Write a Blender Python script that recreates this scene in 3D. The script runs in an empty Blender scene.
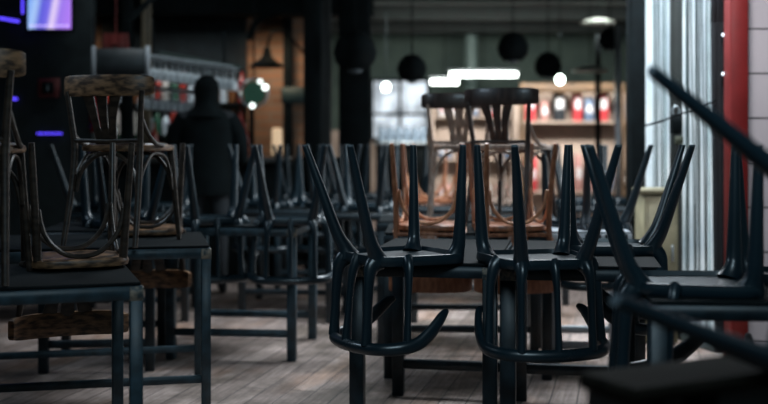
import bpy, math, random
from math import sin, cos, pi, radians as R
from mathutils import Vector as V, Matrix as M4
random.seed(7)
S = bpy.context.scene
COL = S.collection

# ------------------------------------------------------------------ camera
F = 1067.0            # focal length in pixels of a 768 wide frame
HY = 145.0            # horizon row
CZ = 1.2
cam_d = bpy.data.cameras.new('camera')
cam = bpy.data.objects.new('camera', cam_d)
COL.objects.link(cam)
cam.location = (0, 0, CZ)
cam.rotation_euler = (pi / 2, 0, 0)
cam_d.sensor_width = 36
cam_d.lens = 36 * F / 768
cam_d.shift_y = -(202 - HY) / 768
cam_d.clip_start = 0.05
cam_d.clip_end = 100
cam_d.dof.use_dof = True
cam_d.dof.focus_distance = 4.15
cam_d.dof.aperture_fstop = 1.35
S.camera = cam

S.view_settings.view_transform = 'Standard'
S.view_settings.look = 'None'
S.view_settings.gamma = 1
S.view_settings.exposure = 0.0
S.view_settings.use_curve_mapping = False

# ------------------------------------------------------------------ world
w = bpy.data.worlds.new('world')
S.world = w
w.use_nodes = True
bg = w.node_tree.nodes['Background']
bg.inputs[0].default_value = (0.30, 0.52, 0.62, 1)
bg.inputs[1].default_value = 0.10

def area(name, loc, target, size, size_y, power, color, spread=180):
    d = bpy.data.lights.new(name, 'AREA')
    d.shape = 'RECTANGLE'
    d.size = size; d.size_y = size_y
    d.energy = power; d.color = color
    d.spread = R(spread)
    o = bpy.data.objects.new(name, d)
    COL.objects.link(o)
    o.location = loc
    o.rotation_euler = (V(target) - V(loc)).to_track_quat('-Z', 'Y').to_euler()
    return o
# daylight behind the translucent folding shutters on the right
area('daylight_shutters', (3.9, 8.6, 1.7), (1.9, 6.4, 1.5), 3.0, 3.0, 150, (0.86, 0.95, 1.0))
# skylight over the middle and rear of the hall
area('skylight', (1.0, 6.6, 3.05), (0.7, 6.0, 0), 2.6, 2.0, 200, (0.84, 0.93, 1.0), 130)
# added fill from above the near end, stands for no real opening
area('front_fill', (.2, .9, 2.9), (.6, 4.6, .3), 1.6, .6, 15, (0.62, 0.86, 1.0), 110)
# added fill that brightens the tiled wall
area('tile_fill', (1.3, 4.6, 2.9), (2.2, 6.0, 1.5), .6, .4, 7, (1.0, 0.95, 0.98), 80)
# added light from the left for edge highlights on the furniture
area('left_fill', (-2.9, 4.9, 2.7), (0.9, 5.0, 0.9), 1.0, 0.5, 10, (0.62, 0.82, 1.0), 120)
# added fill that brightens the glass racks
area('rack_fill', (-1.7, 8.2, 3.0), (-1.75, 9.3, 1.7), 1.2, .2, 4, (0.85, 0.95, 1.0), 110)
area('shelf_fill', (-2.0, 9.95, 2.3), (-2.05, 10.55, 1.4), 1.2, .1, 5, (0.9, 0.95, 1.0), 120)  # added to brighten the bottle shelf, no fixture modelled
# added fill inside the hall, lifts the far wall and shelves
area('far_fill', (1.6, 12.6, 2.7), (1.6, 16.6, .4), 3.6, .5, 105, (1.0, 0.95, 0.9), 100)

# ------------------------------------------------------------------ helpers
def at(px, py, Y):
    return V(((px - 384) / F * Y, Y, CZ - (py - HY) / F * Y))

def mat(name, col, rough=.5, metal=0., var=0., scale=8., col2=None, bump=0., stretch=(1, 1, 1), spec=.5, coat=0.):
    m = bpy.data.materials.new(name)
    m.use_nodes = True
    nt = m.node_tree; N = nt.nodes; L = nt.links
    b = N['Principled BSDF']
    b.inputs['Roughness'].default_value = rough
    b.inputs['Metallic'].default_value = metal
    b.inputs['Specular IOR Level'].default_value = spec
    b.inputs['Coat Weight'].default_value = coat
    b.inputs['Base Color'].default_value = (*col, 1)
    tc = N.new('ShaderNodeTexCoord'); mp = N.new('ShaderNodeMapping')
    mp.inputs['Scale'].default_value = stretch
    L.new(tc.outputs['Object'], mp.inputs[0])
    nz = N.new('ShaderNodeTexNoise'); nz.inputs['Scale'].default_value = scale
    nz.inputs['Detail'].default_value = 6
    L.new(mp.outputs[0], nz.inputs['Vector'])
    if col2 is None:
        col2 = tuple(min(1, c * (1 + var)) for c in col); c1 = tuple(c * (1 - var) for c in col)
    else:
        c1 = col
    rp = N.new('ShaderNodeValToRGB')
    rp.color_ramp.elements[0].position = .38; rp.color_ramp.elements[0].color = (*c1, 1)
    rp.color_ramp.elements[1].position = .66; rp.color_ramp.elements[1].color = (*col2, 1)
    L.new(nz.outputs['Fac'], rp.inputs[0]); L.new(rp.outputs[0], b.inputs['Base Color'])
    mr = N.new('ShaderNodeMapRange')
    mr.inputs['To Min'].default_value = max(0, rough - .1); mr.inputs['To Max'].default_value = min(1, rough + .12)
    L.new(nz.outputs['Fac'], mr.inputs['Value']); L.new(mr.outputs[0], b.inputs['Roughness'])
    if bump:
        bp = N.new('ShaderNodeBump'); bp.inputs['Strength'].default_value = bump; bp.inputs['Distance'].default_value = .004
        L.new(nz.outputs['Fac'], bp.inputs['Height']); L.new(bp.outputs[0], b.inputs['Normal'])
    return m

def emis(name, col, strength):
    m = bpy.data.materials.new(name); m.use_nodes = True
    b = m.node_tree.nodes['Principled BSDF']
    b.inputs['Base Color'].default_value = (*[c * .5 for c in col], 1)
    b.inputs['Emission Color'].default_value = (*col, 1)
    b.inputs['Emission Strength'].default_value = strength
    return m

PL = mat('black_plastic', (.007, .019, .027), .30, var=.15, scale=2.5, spec=.65)
PLB = mat('blue_black_plastic', (.012, .030, .045), .36, var=.2, scale=30, spec=.6)
GLIDE = mat('foot_glide', (.10, .13, .15), .6, var=.2)
TM_LIT = mat('painted_metal_lit', (.020, .046, .062), .45, var=.35, scale=20, spec=.5)  # brighter copy of painted metal, bluish light on left tables put into colour
TM = mat('painted_metal', (.007, .018, .025), .45, var=.35, scale=20, spec=.5)
TMW = mat('worn_corner', (.03, .045, .05), .55, scale=60, col2=(.30, .24, .18), bump=.2)
TT = mat('table_top_dark', (.005, .007, .008), .75, scale=9, col2=(.010, .013, .014), stretch=(1, 8, 1), spec=.08)
TN = mat('table_top_brown', (.009, .008, .006), .8, scale=6, col2=(.015, .013, .010), stretch=(1, 9, 1), spec=.05)
WD = mat('dark_bentwood', (.030, .020, .017), .38, scale=14, col2=(.060, .038, .03), stretch=(3, 3, 1), coat=.2)
WW = mat('worn_bentwood', (.045, .024, .014), .42, scale=22, col2=(.30, .16, .08), stretch=(1, 1, 3), bump=.15)
WWL = mat('brown_bentwood', (.020, .014, .011), .38, scale=20, col2=(.060, .040, .028), stretch=(1, 1, 3))
WR = mat('red_bentwood', (.22, .075, .034), .4, scale=18, col2=(.42, .17, .085), stretch=(3, 3, 1))
WP = mat('pale_bentwood', (.24, .16, .12), .4, scale=18, col2=(.45, .33, .26), stretch=(3, 3, 1))
BK = mat('matt_black', (.004, .007, .008), .85, var=.3, spec=.12)
GRN = mat('hall_green', (.030, .055, .048), .8, scale=3, col2=(.055, .085, .07))
BEI = mat('beige_plaster', (.34, .27, .22), .8, scale=4, col2=(.44, .36, .30))
RED = mat('red_paint', (.20, .012, .012), .55, var=.15, scale=5)
WHT = mat('white_enamel', (.72, .74, .76), .4, var=.06)
STL = mat('brushed_steel', (.35, .40, .42), .32, metal=.8, var=.2)
PALE = mat('pale_grey_laminate', (.42, .46, .50), .4, var=.1)

class MB:
    def __init__(s): s.v = []; s.f = []
    def add(s, v, f):
        n = len(s.v); s.v += [tuple(p) for p in v]; s.f += [tuple(i + n for i in q) for q in f]; return s
    def box(s, c, d, rot=None, bev=0.):
        x, y, z = [k / 2 for k in d]
        if bev:
            b = min(bev, x * .9, y * .9, z * .9)
            rings = []
            def ring(zz, ins):
                X, Y = x - ins, y - ins
                return [(-X + b, -Y, zz), (X - b, -Y, zz), (X, -Y + b, zz), (X, Y - b, zz), (X - b, Y, zz), (-X + b, Y, zz), (-X, Y - b, zz), (-X, -Y + b, zz)] if b < X else []
            vs = ring(-z, b * .8) + ring(-z + b, 0) + ring(z - b, 0) + ring(z, b * .8)
            fs = [tuple(range(7, -1, -1)), tuple(range(24, 32))]
            for r in range(3):
                for i in range(8):
                    j = (i + 1) % 8
                    fs.append((r * 8 + i, r * 8 + j, r * 8 + 8 + j, r * 8 + 8 + i))
        else:
            vs = [(a, e, g) for g in (-z, z) for a, e in ((-x, -y), (x, -y), (x, y), (-x, y))]
            fs = [(3, 2, 1, 0), (4, 5, 6, 7), (0, 1, 5, 4), (1, 2, 6, 5), (2, 3, 7, 6), (3, 0, 4, 7)]
        m = rot if rot else M4.Identity(3)
        return s.add([V(c) + m @ V(p) for p in vs], fs)
    def sweep(s, pts, rad, n=10, up=(0, 0, 1), sub=4, closed=False):
        """tube along a smooth curve; rad = per-point radius or (side, up) pair"""
        pts = [V(p) for p in pts]; k = len(pts)
        rad = [(r, r) if not isinstance(r, tuple) else r for r in (rad if isinstance(rad, list) else [rad] * k)]
        P = []; Q = []
        if k == 2 and not closed: sub = 1
        rng = range(k if closed else k - 1)
        for i in rng:
            g = (lambda j: j % k) if closed else (lambda j: max(0, min(k - 1, j)))
            p0, p1, p2, p3 = pts[g(i - 1)], pts[g(i)], pts[g(i + 1)], pts[g(i + 2)]
            for t in range(sub):
                t /= sub
                P.append(.5 * ((2 * p1) + (p2 - p0) * t + (2 * p0 - 5 * p1 + 4 * p2 - p3) * t * t + (3 * p1 - p0 - 3 * p2 + p3) * t ** 3))
                a, b = rad[g(i)], rad[g(i + 1)]
                Q.append((a[0] + (b[0] - a[0]) * t, a[1] + (b[1] - a[1]) * t))
        if not closed: P.append(pts[-1]); Q.append(rad[-1])
        K = len(P); vs = []; U = V(up).normalized()
        for i in range(K):
            a = P[(i - 1) % K] if (closed or i) else P[0]
            b = P[(i + 1) % K] if (closed or i < K - 1) else P[-1]
            T = (b - a).normalized()
            A = T.cross(U)
            if A.length < 1e-3: A = T.cross(V((0, 1, 0)) if abs(U.z) > .5 else V((0, 0, 1)))
            A.normalize(); B = A.cross(T).normalized()
            for j in range(n):
                an = 2 * pi * (j + .5) / n
                vs.append(P[i] + A * cos(an) * Q[i][0] + B * sin(an) * Q[i][1])
        fs = []
        for i in range(K if closed else K - 1):
            for j in range(n):
                a = i * n + j; b = i * n + (j + 1) % n; c = ((i + 1) % K) * n + (j + 1) % n; d = ((i + 1) % K) * n + j
                fs.append((a, d, c, b))
        if not closed: fs += [tuple(range(n)), tuple(range((K - 1) * n + n - 1, (K - 1) * n - 1, -1))]
        return s.add(vs, fs)
    def lathe(s, prof, c=(0, 0, 0), n=20, axis=None):
        vs = []; m = axis if axis else M4.Identity(3)
        for r, z in prof:
            for j in range(n): vs.append(V(c) + m @ V((r * cos(2 * pi * j / n), r * sin(2 * pi * j / n), z)))
        fs = []
        for i in range(len(prof) - 1):
            for j in range(n):
                fs.append((i * n + j, i * n + (j + 1) % n, (i + 1) * n + (j + 1) % n, (i + 1) * n + j))
        fs += [tuple(range(n - 1, -1, -1)), tuple((len(prof) - 1) * n + j for j in range(n))]
        return s.add(vs, fs)
    def loft(s, rings):
        n = len(rings[0]); vs = [p for r in rings for p in r]; fs = []
        for i in range(len(rings) - 1):
            for j in range(n): fs.append((i * n + j, i * n + (j + 1) % n, (i + 1) * n + (j + 1) % n, (i + 1) * n + j))
        fs += [tuple(range(n - 1, -1, -1)), tuple((len(rings) - 1) * n + j for j in range(n))]
        return s.add(vs, fs)
    def build(s, name, m, parent=None, smooth=True, **kw):
        me = bpy.data.meshes.new(name); me.from_pydata(s.v, [], s.f); me.validate()
        import bmesh
        bm = bmesh.new(); bm.from_mesh(me); bmesh.ops.recalc_face_normals(bm, faces=bm.faces); bm.to_mesh(me); bm.free()
        if smooth:
            me.shade_smooth()
            try: me.set_sharp_from_angle(angle=R(40))
            except Exception: pass
        me.materials.append(m)
        o = bpy.data.objects.new(name, me); COL.objects.link(o)
        if parent: o.parent = parent
        for k, v in kw.items(): o[k] = v
        return o

def empty(name, label, cat, loc=(0, 0, 0), rot=(0, 0, 0), group=None):
    o = bpy.data.objects.new(name, None); COL.objects.link(o)
    o.empty_display_size = .1
    o.location = loc; o.rotation_euler = rot
    o['label'] = label; o['category'] = cat
    if group: o['group'] = group
    return o
def tag(o, label, cat, group=None):
    o['label'] = label; o['category'] = cat
    if group: o['group'] = group
    return o
def struct(o):
    o['kind'] = 'structure'; return o
def copy_tree(o, parent=None):
    c = o.copy(); COL.objects.link(c); c.parent = parent
    for ch in list(o.children): copy_tree(ch, c)
    return c

# ------------------------------------------------------------------ setting
def floor_mat():
    m = bpy.data.materials.new('plank_floor'); m.use_nodes = True
    nt = m.node_tree; N = nt.nodes; L = nt.links; b = N['Principled BSDF']
    tc = N.new('ShaderNodeTexCoord')
    def mapped(scale):
        mp = N.new('ShaderNodeMapping'); mp.inputs['Rotation'].default_value = (0, 0, R(-77))
        L.new(tc.outputs['Object'], mp.inputs[0])
        m2 = N.new('ShaderNodeMapping'); m2.inputs['Scale'].default_value = scale
        L.new(mp.outputs[0], m2.inputs[0]); return m2
    def noise(src, sc, det=8, rough=.6):
        n = N.new('ShaderNodeTexNoise'); n.inputs['Scale'].default_value = sc; n.inputs['Detail'].default_value = det
        n.inputs['Roughness'].default_value = rough; L.new(src.outputs[0] if src is not tc else tc.outputs['Object'], n.inputs['Vector']); return n
    def ramp(src, p0, c0, p1, c1):
        r_ = N.new('ShaderNodeValToRGB'); e = r_.color_ramp.elements
        e[0].position = p0; e[0].color = (*c0, 1); e[1].position = p1; e[1].color = (*c1, 1)
        L.new(src, r_.inputs[0]); return r_
    def mix(mode, f, a, c):
        x = N.new('ShaderNodeMixRGB'); x.blend_type = mode
        if isinstance(f, float): x.inputs[0].default_value = f
        else: L.new(f, x.inputs[0])
        for k, v in ((1, a), (2, c)):
            if isinstance(v, tuple): x.inputs[k].default_value = (*v, 1)
            else: L.new(v, x.inputs[k])
        return x.outputs[0]
    base = mapped((1, 1, 1))
    wob = noise(base, 5, 3)
    wv = N.new('ShaderNodeVectorMath'); wv.operation = 'MULTIPLY_ADD'
    wv.inputs[1].default_value = (.012, .012, 0); L.new(wob.outputs['Color'], wv.inputs[0]); L.new(base.outputs[0], wv.inputs[2])
    br = N.new('ShaderNodeTexBrick'); br.inputs['Scale'].default_value = 1; br.offset = .37
    br.inputs['Brick Width'].default_value = 1.9; br.inputs['Row Height'].default_value = .125
    br.inputs['Mortar Size'].default_value = .0045; br.inputs['Mortar Smooth'].default_value = .6
    br.inputs['Color1'].default_value = (.27, .215, .19, 1); br.inputs['Color2'].default_value = (.43, .355, .32, 1)
    br.inputs['Mortar'].default_value = (.06, .052, .05, 1)
    L.new(wv.outputs[0], br.inputs['Vector'])
    grain = ramp(noise(mapped((1.5, 22, 1)), 2.2).outputs['Fac'], .32, (.62, .60, .58), .70, (1.45, 1.42, 1.42))
    c_ = mix('MULTIPLY', 1., br.outputs['Color'], grain.outputs[0])
    stain = ramp(noise(tc, 1.7, 9, .68).outputs['Fac'], .40, (.34, .33, .30), .58, (1.1, 1.1, 1.12))
    c_ = mix('MULTIPLY', 1., c_, stain.outputs[0])
    brown = ramp(noise(mapped((.8, 1.6, 1)), 1.1, 7).outputs['Fac'], .52, (0, 0, 0), .66, (.6, .6, .6))
    c_ = mix('MIX', brown.outputs[0], c_, mix('MULTIPLY', 1., c_, (1.0, .66, .40)))
    scuff = ramp(noise(mapped((1.2, 9, 1)), 6.5, 8, .72).outputs['Fac'], .62, (0, 0, 0), .72, (.75, .75, .75))
    c_ = mix('MIX', scuff.outputs[0], c_, (.46, .43, .43))
    L.new(c_, b.inputs['Base Color'])
    rr = noise(tc, 2.1, 6)
    mr = N.new('ShaderNodeMapRange'); mr.inputs['To Min'].default_value = .75; mr.inputs['To Max'].default_value = .42
    L.new(rr.outputs['Fac'], mr.inputs['Value']); L.new(mr.outputs[0], b.inputs['Roughness'])
    bp = N.new('ShaderNodeBump'); bp.inputs['Distance'].default_value = .003; bp.inputs['Strength'].default_value = .4
    L.new(br.outputs['Fac'], bp.inputs['Height']); bp.invert = True
    L.new(bp.outputs[0], b.inputs['Normal'])
    return m
struct(MB().box((1, 8, -.05), (16, 26, .1)).build('floor', floor_mat(), smooth=False))

def brick_mat():
    m = bpy.data.materials.new('brick_wall'); m.use_nodes = True
    nt = m.node_tree; N = nt.nodes; L = nt.links; b = N['Principled BSDF']
    tc = N.new('ShaderNodeTexCoord'); mp = N.new('ShaderNodeMapping'); mp.inputs['Rotation'].default_value = (R(90), 0, 0)
    L.new(tc.outputs['Object'], mp.inputs[0])
    br = N.new('ShaderNodeTexBrick'); br.inputs['Scale'].default_value = 1
    br.inputs['Brick Width'].default_value = .26; br.inputs['Row Height'].default_value = .085
    br.inputs['Mortar Size'].default_value = .012
    br.inputs['Color1'].default_value = (.19, .10, .06, 1); br.inputs['Color2'].default_value = (.30, .16, .095, 1)
    br.inputs['Mortar'].default_value = (.20, .15, .11, 1)
    L.new(mp.outputs[0], br.inputs['Vector']); L.new(br.outputs['Color'], b.inputs['Base Color'])
    b.inputs['Roughness'].default_value = .85
    return m
def tile_mat():
    m = bpy.data.materials.new('white_tiles'); m.use_nodes = True
    nt = m.node_tree; N = nt.nodes; L = nt.links; b = N['Principled BSDF']
    tc = N.new('ShaderNodeTexCoord'); mp = N.new('ShaderNodeMapping'); mp.inputs['Rotation'].default_value = (R(90), 0, 0)
    mp.inputs['Location'].default_value = (.12, .1, 0)
    L.new(tc.outputs['Object'], mp.inputs[0])
    br = N.new('ShaderNodeTexBrick'); br.inputs['Scale'].default_value = 1; br.offset = 0
    br.inputs['Brick Width'].default_value = .6; br.inputs['Row Height'].default_value = .25
    br.inputs['Mortar Size'].default_value = .005
    br.inputs['Color1'].default_value = (.56, .53, .56, 1); br.inputs['Color2'].default_value = (.62, .59, .62, 1)
    br.inputs['Mortar'].default_value = (.05, .05, .055, 1)
    L.new(mp.outputs[0], br.inputs['Vector']); L.new(br.outputs['Color'], b.inputs['Base Color'])
    b.inputs['Roughness'].default_value = .3
    return m

H = 3.15
struct(MB().box((1, 8.5, H + .05), (16, 25, .1)).build('ceiling', mat('ceiling_dark', (.012, .022, .022), .9, var=.3, scale=2), smooth=False))
struct(MB().box((1.5, 18.1, 2.3), (15, .2, 1.7)).build('wall_back', GRN, smooth=False))
struct(MB().box((1.5, 18.08, .725), (15, .2, 1.45)).build('trim_1', BEI, smooth=False))
struct(MB().box((-6.4, 8.5, 1.6), (.2, 25, 3.2)).build('wall_left', mat('left_wall', (.012, .015, .015), .8, var=.3), smooth=False))
# ceiling beams across the hall
for i, Y in enumerate((13.0, 14.6, 16.2)):
    struct(MB().box((1.5, Y, H - .12), (14, .22, .24)).build('trim_%d' % (2 + i), mat('beam', (.008, .015, .014), .8, var=.3), smooth=False))
# dark lintel beam over the bar
struct(MB().box((-3.2, 10.35, 2.70), (6.2, .3, .5)).build('trim_5', BK, smooth=False))
# brick wall behind the bar
struct(MB().box((-3.2, 11.1, 1.6), (5.2, .2, 3.2)).build('wall_brick', brick_mat(), smooth=False))
struct(MB().box((-2.105, 10.72, 1.6), (1.45, .1, 3.2)).build('wall_bar', mat('bar_back', (.008, .012, .013), .7, var=.4, spec=.2), smooth=False))
# columns
def column(n, px, Y, wd, m=BK, h=H):
    p = at(px, 100, Y)
    o = MB().box((p.x, Y, h / 2), (wd, wd, h), bev=.012).build('trim_%d' % n, m); struct(o); return o
column(6, 313, 9.6, .16)
column(11, 326, 10.2, .10, mat('grey_pilaster', (.045, .05, .05), .7, var=.2))
column(7, 355, 9.9, .29)
column(8, 637, 7.2, .125)
column(9, 128, 9.7, .1)
# dark bar partition on the left with a tall frame
struct(MB().box((-3.97, 8.9, 1.6), (3.1, .12, 3.2)).build('wall_partition', mat('partition_panel', (.010, .017, .019), .55, var=.3), smooth=False))

# ---- right side: folding shutters, red pillar, tiled wall
def shutter_mat():
    m = bpy.data.materials.new('translucent_sheet'); m.use_nodes = True
    nt = m.node_tree; N = nt.nodes; L = nt.links
    out = N['Material Output']; b = N['Principled BSDF']
    b.inputs['Base Color'].default_value = (.8, .84, .86, 1); b.inputs['Roughness'].default_value = .5
    tr = N.new('ShaderNodeBsdfTranslucent'); tr.inputs[0].default_value = (.80, .86, .88, 1)
    tc = N.new('ShaderNodeTexCoord'); nz = N.new('ShaderNodeTexNoise'); nz.inputs['Scale'].default_value = 2.5
    L.new(tc.outputs['Object'], nz.inputs['Vector'])
    rp = N.new('ShaderNodeValToRGB'); rp.color_ramp.elements[0].color = (.60, .68, .72, 1); rp.color_ramp.elements[1].color = (.90, .92, .92, 1)
    rp.color_ramp.elements[0].position = .35; rp.color_ramp.elements[1].position = .65
    L.new(nz.outputs['Fac'], rp.inputs[0]); L.new(rp.outputs[0], tr.inputs[0])
    mx = N.new('ShaderNodeMixShader'); mx.inputs[0].default_value = .7
    L.new(b.outputs[0], mx.inputs[1]); L.new(tr.outputs[0], mx.inputs[2]); L.new(mx.outputs[0], out.inputs[0])
    return m
SH = shutter_mat()
SEAM = mat('shutter_seam', (.20, .27, .28), .5, var=.2)
def shutter(n, pxa, Ya, pxb, Yb, widths):
    """folding leaf: vertical boards with dark seams in a frame"""
    a = at(pxa, HY, Ya); b = at(pxb, HY, Yb); a.z = b.z = 0
    d = b - a; L_ = d.length; rz = math.atan2(d.y, d.x)
    root = bpy.data.objects.new('door_%d' % n, None); COL.objects.link(root)
    root.location = a; root.rotation_euler = (0, 0, rz); struct(root)
    tot = sum(widths); x = 0
    pan = MB(); sm = MB()
    for i, wd in enumerate(widths):
        ww = wd / tot * L_
        pan.box((x + ww / 2, 0, 1.55), (ww - .012, .014, 3.06))
        if i: sm.box((x, 0, 1.55), (.009, .022, 3.06), bev=.003)
        x += ww
    pan.build('panel', SH, root, smooth=False); sm.build('seam', SEAM, root)
    MB().box((L_ / 2, 0, .03), (L_, .04, .06), bev=.004).box((L_ / 2, 0, 3.1), (L_, .04, .06), bev=.004).build('frame', SEAM, root)
    return root
shutter(1, 646, 7.0, 671, 6.7, [3, 1.2, 1.8, 1, 1.2])
shutter(2, 683, 6.5, 716, 6.2, [1.4, .8, 2.4, 1.2, 2.2, 1.0, 1.6])
p = at(677, HY, 6.6)
struct(MB().box((p.x, 6.62, 1.55), (.065, .07, 3.1), bev=.008).build('door_post', mat('shutter_post', (.012, .018, .016), .6, var=.3)))
p = at(739, HY, 5.9)
struct(MB().box((p.x, 5.95, 1.57), (.10, .12, 3.14), bev=.006).build('trim_10', RED))
p = at(748, HY, 5.95)
struct(MB().box((p.x + .8, 6.02, 1.57), (1.6, .1, 3.14)).build('wall_right', tile_mat(), smooth=False))
p = at(722, HY, 6.1)
cur = MB()
for i in range(5): cur.sweep([(p.x - .05 + i * .022, 6.08 + .012 * (i % 2), 3.1), (p.x - .045 + i * .022, 6.1, 1.9), (p.x - .03 + i * .02, 6.08, .02)], [(.016, .02), (.018, .02), (.02, .02)], n=8)
tag(cur.build('curtain', mat('black_cloth', (.008, .012, .016), .75, var=.3)), 'bundled black curtain hanging beside the red pillar', 'curtain')
lg = MB()
pts = [at(724 + 3 * sin(i * 2.1), -30 + i * 13, 6.02) for i in range(11)]
wire = MB().sweep(pts, .004, n=6, sub=2)
root = empty('string_lights', 'string of tiny lights hanging down the black curtain', 'string lights', pts[-1])
wo = wire.build('wire', BK); wo.parent = root; wo.location = -pts[-1]
for i, q in enumerate(pts[1:9]):
    b_ = MB().lathe([(.002, -.009), (.008, -.004), (.008, .004), (.002, .009)], q - pts[-1] + V((.006, -.01, 0)), n=8).build('bulb', emis('fairy_bulb', (.8, .9, 1), 2.2) if i == 0 else bpy.data.materials['fairy_bulb'], root)
p = at(648, HY, 6.75)
t = empty('storage_cabinet', 'low olive wooden cabinet before the left shutter leaf', 'cabinet', (p.x, 6.55, 0))
OL = mat('olive_board', (.20, .18, .11), .6, var=.2)
MB().box((0, 0, .46), (.20, .26, .90), bev=.006).build('body', OL, t)
MB().box((0, 0, .92), (.23, .30, .03), bev=.006).build('cabinet_top', OL, t)
MB().box((0, -.135, .46), (.17, .015, .80), bev=.004).build('door', OL, t)
MB().box((.06, -.15, .55), (.012, .02, .10), bev=.003).build('handle', STL, t)
# cable sagging between the shutter leaves
tag(MB().sweep([at(644, 126, 6.5), at(662, 121, 6.45), at(680, 114, 6.4), at(700, 108, 6.1), at(716, 100, 6.05)], .006, n=6).build('cable', BK), 'thin black cable strung across the white shutter boards', 'cable')
lock = empty('padlock', 'dark padlock box on the post between the two shutter leaves', 'lock', at(676, 124, 6.5))
MB().box((0, 0, 0), (.07, .05, .12), bev=.008).build('lock_case', BK, lock)
MB().sweep([(-.02, 0, .06), (-.02, 0, .09), (0, 0, .11), (.02, 0, .09), (.02, 0, .06)], .006, n=8).build('shackle', STL, lock)
MB().box((.01, -.03, -.1), (.05, .02, .05), bev=.005).build('hasp', mat('hasp_olive', (.05, .06, .035), .6, var=.2), lock)

# ------------------------------------------------------------------ tables
def table(cx, cy, yaw, wd, dp, label, top=TT, leg=.05, th=.045, group=None, side_bar=False, bars=(-1, 1), corner=True, legm=None, slots=False):
    legm = legm or TM
    t = empty('table', label, 'table', (cx, cy, 0), (0, 0, R(yaw)), group)
    MB().box((0, 0, .75 - .006), (wd - .012, dp - .012, .012), bev=.003).build('tabletop', top, t)
    fr = MB()
    z = .738 - th / 2
    for s in (-1, 1):
        fr.box((0, s * (dp / 2 - leg / 2), z), (wd, leg, th), bev=.004)
        fr.box((s * (wd / 2 - leg / 2), 0, z), (leg, dp - 2 * leg, th), bev=.004)
    fr.build('frame', legm, t)
    if slots:
        sl = MB()
        for k in range(7): sl.box((-wd * .06 + k * .034, -dp / 2 - .002, z), (.014, .006, th * .9))
        sl.build('vent_slots', BK, t)
    for sx in (-1, 1):
        for sy in (-1, 1):
            l = MB().box((sx * (wd / 2 - leg / 2), sy * (dp / 2 - leg / 2), (.738 - th) / 2), (leg, leg, .738 - th), bev=.003).build('leg', legm, t)
            if corner and sy < 0:
                MB().box((sx * (wd / 2 - leg / 2), sy * (dp / 2 - leg / 2), .735 - th / 2), (leg + .004, leg + .004, th + .002), bev=.003).build('corner_plate', TMW, t, label='worn corner with chipped paint')
    for s in bars:
        MB().box((0, s * (dp / 2 - leg / 2), .15), (wd - 2 * leg, leg * .6, leg * .8), bev=.003).build('stretcher', legm, t)
    for s in (-1, 1) if side_bar else ():
            MB().box((s * (wd / 2 - leg / 2), 0, .15), (leg * .6, dp - 2 * leg, leg * .8), bev=.003).build('side_stretcher', legm, t)
    return t
def from_corner(x, y, yaw, wd, dp, sx):
    """centre of a table from its front corner (sx=-1 left, 1 right)"""
    a = R(yaw); ux, uy = (cos(a), sin(a)), (-sin(a), cos(a))
    return x - sx * ux[0] * wd / 2 + uy[0] * dp / 2, y - sx * ux[1] * wd / 2 + uy[1] * dp / 2
cA = from_corner(-.135, 4.13, -10, .57, 1.05, -1)
table(*cA, -10, .57, 1.05, 'black metal table in the middle, left one of the joined pair with black plastic chairs', leg=.055, bars=(1,))
cB = from_corner(.437, 4.02, -10, .60, 1.05, -1)
table(*cB, -10, .60, 1.05, 'black metal table in the middle, right one of the joined pair with black plastic chairs', leg=.058, bars=(1,))
c = from_corner(-.79, 3.50, 19, 1.15, .72, 1)
table(*c, 19, 1.15, .72, 'dark metal table nearest on the left, worn paint at its right corner', leg=.042, legm=TM_LIT, bars=(1,))
c = from_corner(-.775, 4.78, 12.5, 1.15, .78, 1)
table(*c, 12.5, 1.15, .78, 'dark metal table behind the nearest left one, cornered with chipped paint', leg=.042, legm=TM_LIT)
table(-.82, 6.30, -6, .74, .72, 'dark table in the left aisle carrying blue-black chairs with backs hanging to the front', legm=TM_LIT)
table(-.62, 7.95, -4, .80, .72, 'dark table behind the left aisle table, far from the camera', corner=False)
table(-1.75, 7.55, 4, .80, .70, 'dark far table at left below the bottle racks', corner=False)
table(-1.55, 5.95, 6, .60, .66, 'small dark table deep behind the second left table', corner=False)
table(.44, 5.79, -2, .86, .66, 'dark table behind the joined pair carrying reddish bentwood chairs', bars=(1,), corner=False)
table(.46, 6.62, -2, .98, .64, 'dark table carrying the pale-legged upright bentwood chair', bars=(1,), corner=False)
table(1.10, 5.83, -4, .42, .54, 'table with pale grey slotted edge behind the joined pair', top=PALE, legm=PALE, th=.07, corner=False, slots=True)
table(1.22, 3.36, -4, .86, .62, 'black metal table on the right carrying two upturned chairs', corner=False)
a27 = R(27)
led = empty('partition_ledge', 'dark brown wooden ledge on a low black partition in the blurred right foreground', 'ledge', (.385, 2.115, 0), (0, 0, a27))
MB().box((.60, -.085, .735), (1.20, .17, .03), bev=.005).build('ledge_board', TN, led)
pm = MB().box((.60, -.085, .345), (1.18, .14, .69)).box((.03, -.085, .705), (.04, .14, .03)).box((.105, -.085, .705), (.045, .14, .03)).box((.70, -.085, .705), (.96, .14, .03))
pm.build('partition_panel', mat('dark_stained_wood', (.010, .011, .011), .6, var=.3), led)
table(-.1, 7.5, 3, .62, .66, 'dark table in the far middle behind the joined pair, seen between chairs', bars=(1,), corner=False)
table(-.25, 9.1, 0, 1.3, .7, 'long dark table far behind in front of the dark columns', corner=False)
table(.58, 8.2, -3, 1.1, .7, 'dark table far behind in the centre, before the lit window', corner=False)
table(1.75, 8.3, -3, .8, .7, 'dark table far behind beside the black column', corner=False)

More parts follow.
